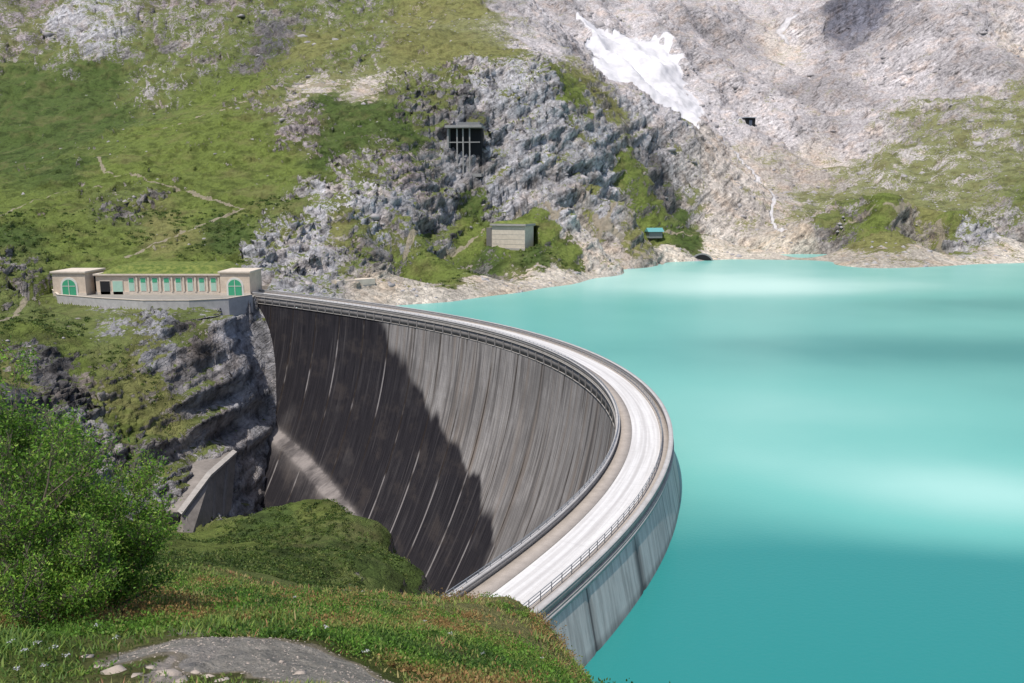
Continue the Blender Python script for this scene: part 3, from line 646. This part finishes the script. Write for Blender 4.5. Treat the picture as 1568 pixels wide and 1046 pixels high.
C1=P(262,808,197);box('culvert_opening',C1[0]-.5,C1[0]+2.2,C1[1],C1[1]+3,C1[2]-5,C1[2]+3,dark,rw)
# ------------------------------------------------------------------ boulders
def icos():
    import bmesh
    bm=bmesh.new(); bmesh.ops.create_icosphere(bm,subdivisions=1,radius=1); v=np.array([x.co[:] for x in bm.verts]); f=np.array([[y.index for y in x.verts] for x in bm.faces]); bm.free(); return v,f
IV,IF=icos()
def rocks(name,x,y,size,mt,seed=1,sink=.25):
    r=np.random.default_rng(seed); N=len(x); z=ground(x,y)[0]
    jit=r.uniform(.6,1.3,(N,len(IV),1)); sc_=np.stack([r.uniform(.8,1.4,N),r.uniform(.8,1.3,N),r.uniform(.4,.85,N)],-1)[:,None]
    v=IV[None]*jit*sc_*size[:,None,None]; a=r.uniform(0,6.28,N); ca_,sa_=np.cos(a)[:,None],np.sin(a)[:,None]
    v=np.stack([v[...,0]*ca_-v[...,1]*sa_,v[...,0]*sa_+v[...,1]*ca_,v[...,2]],-1)
    v=v+np.stack([x,y,z-sink*size],-1)[:,None]
    f=IF[None]+(np.arange(N)*len(IV))[:,None,None]
    return fastmesh(name,v.reshape(-1,3),f.reshape(-1,3),mt)
rockm=simple('boulder_rock',(.34,.315,.31),.7,.15,.9,.1)
def dmn(x,y,st=3):
    o_=np.full(x.shape,1e9)
    for a_,b_ in zip(bx[::st],by[::st]): o_=np.minimum(o_,(x-a_)**2+(y-b_)**2)
    return o_
N=38000; a=R.uniform(-.62,.62,N); l=R.uniform(math.log(150),math.log(1250),N); x=np.exp(l)*np.sin(a); y=np.exp(l)*np.cos(a)
z,gg,pp,s_l,sn,_=ground(x,y); dmin=dmn(x,y,1); clb=fbm(x/30,y/30,3,seed=90)
k=(z>WZ-.5)&(sn<.3)&(R.random(N)<(.85-gg)*.95)&(clb>-.10)&(dmin>200)&~((x>-178)&(x<-92)&(y>255)&(y<325))
x,y=x[k],y[k]; rocks('boulder_scatter',x,y,np.exp(R.normal(0,.6,len(x)))*np.hypot(x,y)*.0013,rockm)
# ------------------------------------------------------------------ foliage
def leafmat(name,tr=.35):
    m=NT(name); c_=m.attr('col'); m.fin(c_.outputs['Color'],.6,.25)
    t_=m.new('ShaderNodeBsdfTranslucent'); m.link(m.scale(c_.outputs['Color'],1.3),t_.inputs[0]); mx=m.new('ShaderNodeMixShader'); mx.inputs[0].default_value=tr
    m.link(m.b.outputs[0],mx.inputs[1]); m.link(t_.outputs[0],mx.inputs[2]); m.link(mx.outputs[0],m.out.inputs[0]); return m.m
lm_=leafmat('leaves'); gm_=leafmat('grass_blades',.3)
def leaves(name,c,size,col,seed=2,asp=.5,parent=None,up=.0):
    r=np.random.default_rng(seed); N=len(c); d1=r.normal(size=(N,3)); d1[:,2]+=up; d1/=np.linalg.norm(d1,axis=1)[:,None]
    d2=np.cross(d1,r.normal(size=(N,3))); d2/=np.linalg.norm(d2,axis=1)[:,None]
    s=size[:,None]; V=np.stack([c-d1*s*.5,c+d2*s*asp*.5,c+d1*s*.5,c-d2*s*asp*.5],1)
    colr=np.repeat(np.concatenate([col,np.ones((N,1))],1)[:,None],4,1)
    return fastmesh(name,V.reshape(-1,3),np.arange(N*4).reshape(-1,4),lm_,{'col':colr.reshape(-1,4)},parent=parent)
N=320000; a=R.uniform(-.72,.72,N); l=R.uniform(math.log(6),math.log(75),N); r_=np.exp(l); x=r_*np.sin(a); y=r_*np.cos(a)
z,gg,pp,s_l,sn,gc_=ground(x,y)
cl_=fbm(x/1.2,y/1.2,3,seed=70); bare=fbm(x/3.5,y/3.5,4,seed=71); dens=np.clip(.50+cl_*.9,0,1)*np.where(r_<17,1,sstep(-.42,-.15,bare))
dmin=dmn(x,y)
k=(z>-5)&(pp<.10)&(R.random(N)<dens)&(dmin>36); x,y,z,gc_,r_,cl_,bare=x[k],y[k],z[k],gc_[k],r_[k],cl_[k],bare[k]; N=len(x)
h=(R.uniform(.03,.13,N)*(1+1.2*np.clip(cl_,0,1)+.8*np.clip(bare,0,1)))*(1+r_*.018)*np.where(r_<13.5,.6,1); w=.005+.0007*r_*R.uniform(.6,1.4,N)
a=R.uniform(0,6.28,N); lean=R.uniform(.2,1.3,N)*h; dx,dy=np.cos(a),np.sin(a); wx,wy=-dy*w,dx*w
b0=np.stack([x,y,z-.03],-1); wv_=np.stack([wx,wy,0*wx],-1); mid=b0+np.stack([dx*lean*.35,dy*lean*.35,h*.6],-1); tip=b0+np.stack([dx*lean,dy*lean,h],-1)
V=np.stack([b0-wv_,b0+wv_,mid-wv_*.8,mid+wv_*.8,tip],1)
f=np.array([[0,1,3],[0,3,2],[2,3,4]])[None]+(np.arange(N)*5)[:,None,None]
pal=np.array([[.11,.19,.035],[.17,.24,.045],[.25,.25,.08],[.31,.26,.11],[.07,.13,.025],[.34,.17,.09]])
yel=fbm(x/3,y/3,3,seed=72)
pi_=np.where(R.random(N)<np.clip(.45+yel*1.8,.03,.95),R.choice([2,3,1,5],N,p=[.40,.27,.13,.20]),R.choice([0,1,4],N))
col=pal[pi_]*R.uniform(.7,1.25,(N,1)); col=np.concatenate([col,np.ones((N,1))],1)
fastmesh('meadow_grass',V.reshape(-1,3),f.reshape(-1,3),gm_,{'col':np.repeat(col[:,None],5,1).reshape(-1,4)})
def clumps(name,x,y,rad,nl,lsize,pal,seed,flat=.6,asp=.55,ci=None):
    r=np.random.default_rng(seed); z=ground(x,y)[0]; N=len(x)
    if ci is None: ci=r.integers(0,len(pal),N)
    o_=r.normal(size=(N,nl,3)); o_/=np.linalg.norm(o_,axis=2)[...,None]; o_*=r.uniform(.35,1,(N,nl,1)); o_[...,2]=np.abs(o_[...,2])*flat
    c=np.stack([x,y,z],-1)[:,None]+o_*rad[:,None,None]; pc=pal[ci][:,None]*r.uniform(.6,1.3,(N,nl,1))
    sz=(lsize[:,None]*r.uniform(.6,1.4,(N,nl))).ravel()
    return leaves(name,c.reshape(-1,3),sz,pc.reshape(-1,3),seed,asp,up=.3)
N=17000; a=R.uniform(-.7,.7,N); l=R.uniform(math.log(8),math.log(62),N); x=np.exp(l)*np.sin(a); y=np.exp(l)*np.cos(a)
z,gg,pp,*_=ground(x,y); cl2=fbm(x/3,y/3,3,seed=74); dmin=dmn(x,y)
k=(z>-4)&(pp<.05)&(cl2>-.12)&(dmin>49)&~((np.hypot(x,y)<12.5)&(np.abs(x+3.5)<2.5)); x,y=x[k],y[k]; rr_=np.hypot(x,y); cl2=cl2[k]
pt_=fbm(x/2.5,y/2.5,3,seed=75)+R.normal(0,.12,len(x)); ci=np.clip(((pt_+.45)/.9*7).astype(int),0,6)
clumps('low_herbs',x,y,R.uniform(.08,.26,len(x))*(1+rr_*.018)*(1+2.0*np.clip(cl2,0,1)),40,.035+.0018*rr_,np.array([[.06,.12,.025],[.09,.17,.03],[.12,.25,.035],[.15,.28,.04],[.20,.25,.06],[.26,.25,.08],[.32,.20,.08]]),31,.9,.55,ci)
N=24000; a=R.uniform(-.62,.1,N); l=R.uniform(math.log(60),math.log(440),N); x=np.exp(l)*np.sin(a); y=np.exp(l)*np.cos(a)
z,gg,pp,s_l,sn,gc_=ground(x,y); cl2=fbm(x/14,y/14,3,seed=77); dmin=dmn(x,y,1)
k=(z>-60)&(pp<.2)&(gg>.48)&(cl2>-.08)&(dmin>250)&~((x>-178)&(x<-92)&(y>268)&(y<325))&((z>-4)|(x<-5)); x,y=x[k],y[k]; rr_=np.hypot(x,y)
clumps('hillside_shrubs',x,y,R.uniform(.4,1.2,len(x))*(.45+rr_*.003),24,.10+.0015*rr_,np.array([[.065,.11,.025],[.11,.165,.035],[.05,.08,.02],[.16,.19,.055]]),33,.65)
# ------------------------------------------------------------------ trees
bark=simple('bark',(.16,.13,.10),.4,8,.9,.01)
def tree(x,y,hh,lean,ns,seed,leafn,spread=.5,lsz=.085,sig=.12):
    r=random.Random(seed); z0=float(ground(np.array([x]),np.array([y]))[0][0])-.1; root=empty('willow_tree',(0,0,0))
    segs=[];tips=[]
    def br(p,d_,ln,rad,lev):
        p0=p
        for i in range(4):
            d_=(d_+Vector((r.uniform(-.16,.16),r.uniform(-.16,.16),r.uniform(-.02,.14)))).normalized()
            p1=p0+d_*ln/4; r1=rad*(1-.13); segs.append((p0,p1,rad,r1)); rad=r1
            if lev<3 and i>=(0 if lev==0 else 1):
                for k in range(2 if lev<2 else 3):
                    ax=Vector((r.uniform(-1,1),r.uniform(-1,1),r.uniform(-.3,.7))).normalized()
                    br(p1,(d_*.8+ax*.7).normalized(),ln*r.uniform(.36,.56),rad*.55,lev+1)
            if lev>=2: tips.append((p1,lev))
            p0=p1
    for i in range(ns):
        a=r.uniform(0,6.28); d_=Vector((math.cos(a)*spread+lean[0],math.sin(a)*spread+lean[1],1)).normalized()
        br(Vector((x+r.uniform(-.4,.4),y+r.uniform(-.4,.4),z0)),d_,hh*r.uniform(.42,.82),.065,0)
    V=[];Fc=[]
    for p0,p1,r0,r1 in segs:
        d_=(p1-p0).normalized(); a_=d_.orthogonal().normalized(); b_=d_.cross(a_); bb=len(V)
        for p_,rr2 in ((p0,r0),(p1,r1)):
            for k in range(5):
                t_=k*2*math.pi/5; V.append(p_+(a_*math.cos(t_)+b_*math.sin(t_))*max(rr2,.005))
        for k in range(5): Fc.append((bb+k,bb+(k+1)%5,bb+5+(k+1)%5,bb+5+k))
    mk('trunk_and_limbs',V,Fc,bark,root)
    rg=np.random.default_rng(seed); T=np.array([p[:] for p,_ in tips])
    wgt_=rg.gamma(.7,1.0,len(T)); pick=rg.choice(len(T),leafn,p=wgt_/wgt_.sum())
    c=T[pick]+rg.normal(size=(leafn,3))*np.array([sig,sig,sig])
    pal=np.array([[.12,.25,.03],[.17,.33,.035],[.08,.17,.025],[.25,.36,.06]])
    cj=rg.random(len(T)); col=pal[(cj[pick]*3.99).astype(int)]*rg.uniform(.6,1.3,(leafn,1))
    leaves('foliage',c,rg.uniform(.6,1.3,leafn)*lsz,col,seed,.42,root,up=.2)
    return root
def at_pix(u,Y): return (u-CU)/F*Y*1.0
tree(at_pix(10,21),21,5.3,(.0,0),9,11,52000,.34,.10)
tree(at_pix(100,19),19,3.5,(.08,.0),8,12,34000,.5,.09)
tree(at_pix(-60,17),17,4.0,(.0,0),6,13,20000,.5,.09)
tree(at_pix(30,15.5),15.5,1.8,(.1,0),8,14,22000,.8,.07)
# ------------------------------------------------------------------ foreground stones
st=simple('path_stone',(.38,.32,.27),.6,2,.9,.03)
pts=[];sz=[]
for u,v,s in ((150,1012,.14),(178,1028,.2),(205,1036,.16),(255,1034,.2),(275,1044,.18),(320,1036,.12),(340,1042,.13),(230,1026,.09),(300,1030,.10),(130,1000,.10),(380,1020,.06),(410,1016,.08),(430,1020,.07),(460,1040,.08),(700,1038,.10)):
    p_=march(u,v); pts.append(p_[:2]); sz.append(s)
for i in range(3000):
    p_=(R.uniform(-6.5,-1.0),R.uniform(8.5,15)); pts.append(p_); sz.append(R.uniform(.008,.028))
pts=np.array(pts); kk=ground(pts[:,0],pts[:,1])[2]>.3; kk[:15]=True; pts=pts[kk]; sz=np.array(sz)[kk]
ro=rocks('foreground_stones',pts[:,0],pts[:,1],sz,st,9,.35)
# ------------------------------------------------------------------ white umbel flowers
cs=[];szs=[];V=[];Fc=[]
fl=[(435,912),(452,922),(556,903),(20,1000),(42,1015),(60,998),(85,1010),(105,1022),(30,1035),(70,1030),(150,965),(180,985),(240,915),(500,985),(560,1010),(690,985),(740,1010),(830,1015),(650,955)]
for u,v in fl:
    p_=march(u,v+12); x,y=p_[0],p_[1]; z=float(ground(np.array([x]),np.array([y]))[0][0]); h=R.uniform(.2,.4); big_=1+.02*y
    b=len(V); w=.005*big_
    V+=[(x-w,y,z),(x+w,y,z),(x+w,y,z+h),(x-w,y,z+h),(x,y-w,z),(x,y+w,z),(x,y+w,z+h),(x,y-w,z+h)]; Fc+=[(b,b+1,b+2,b+3),(b+4,b+5,b+6,b+7)]
    for j in range(18):
        a=R.uniform(0,6.28); q_=R.uniform(0,.05)*big_; cs.append((x+math.cos(a)*q_,y+math.sin(a)*q_,z+h+R.uniform(0,.02))); szs.append(.02*big_)
wf=empty('white_wildflowers'); mk('flower_stems',V,Fc,simple('stem_green',(.08,.15,.03)),wf)
leaves('umbels',np.array(cs),np.array(szs),np.full((len(cs),3),.6),5,.9,wf)
# ------------------------------------------------------------------ light, sky, camera
sc_=bpy.context.scene
sd_=Vector((-.22,-.30,.82)).normalized(); el=math.asin(sd_.z); az=math.atan2(sd_.x,sd_.y)
wd=bpy.data.worlds.new('World'); sc_.world=wd; wd.use_nodes=True; nt_=wd.node_tree; sky=nt_.nodes.new('ShaderNodeTexSky'); sky.sky_type='NISHITA'; sky.sun_disc=False; sky.sun_elevation=el; sky.sun_rotation=az; sky.altitude=1000; sky.air_density=1.0; sky.dust_density=3.0
nt_.links.new(sky.outputs[0],nt_.nodes['Background'].inputs[0]); nt_.nodes['Background'].inputs[1].default_value=.15
sl_=bpy.data.lights.new('sun','SUN'); sl_.energy=4.4; sl_.angle=math.radians(.5); sl_.color=(1,.955,.89)
so=bpy.data.objects.new('sun',sl_); so.rotation_euler=sd_.to_track_quat('Z','Y').to_euler(); so.location=(0,0,300); sc_.collection.objects.link(so)
cam=bpy.data.cameras.new('camera'); cam.lens=36*F/1568; cam.sensor_width=36; cam.clip_end=8000; cam.clip_start=.1
co=bpy.data.objects.new('camera',cam); co.location=(0,0,CZ); co.rotation_euler=(math.pi/2-TH,0,0); sc_.collection.objects.link(co); sc_.camera=co
sc_.view_settings.view_transform='Standard'; sc_.view_settings.look='None'; sc_.view_settings.exposure=0
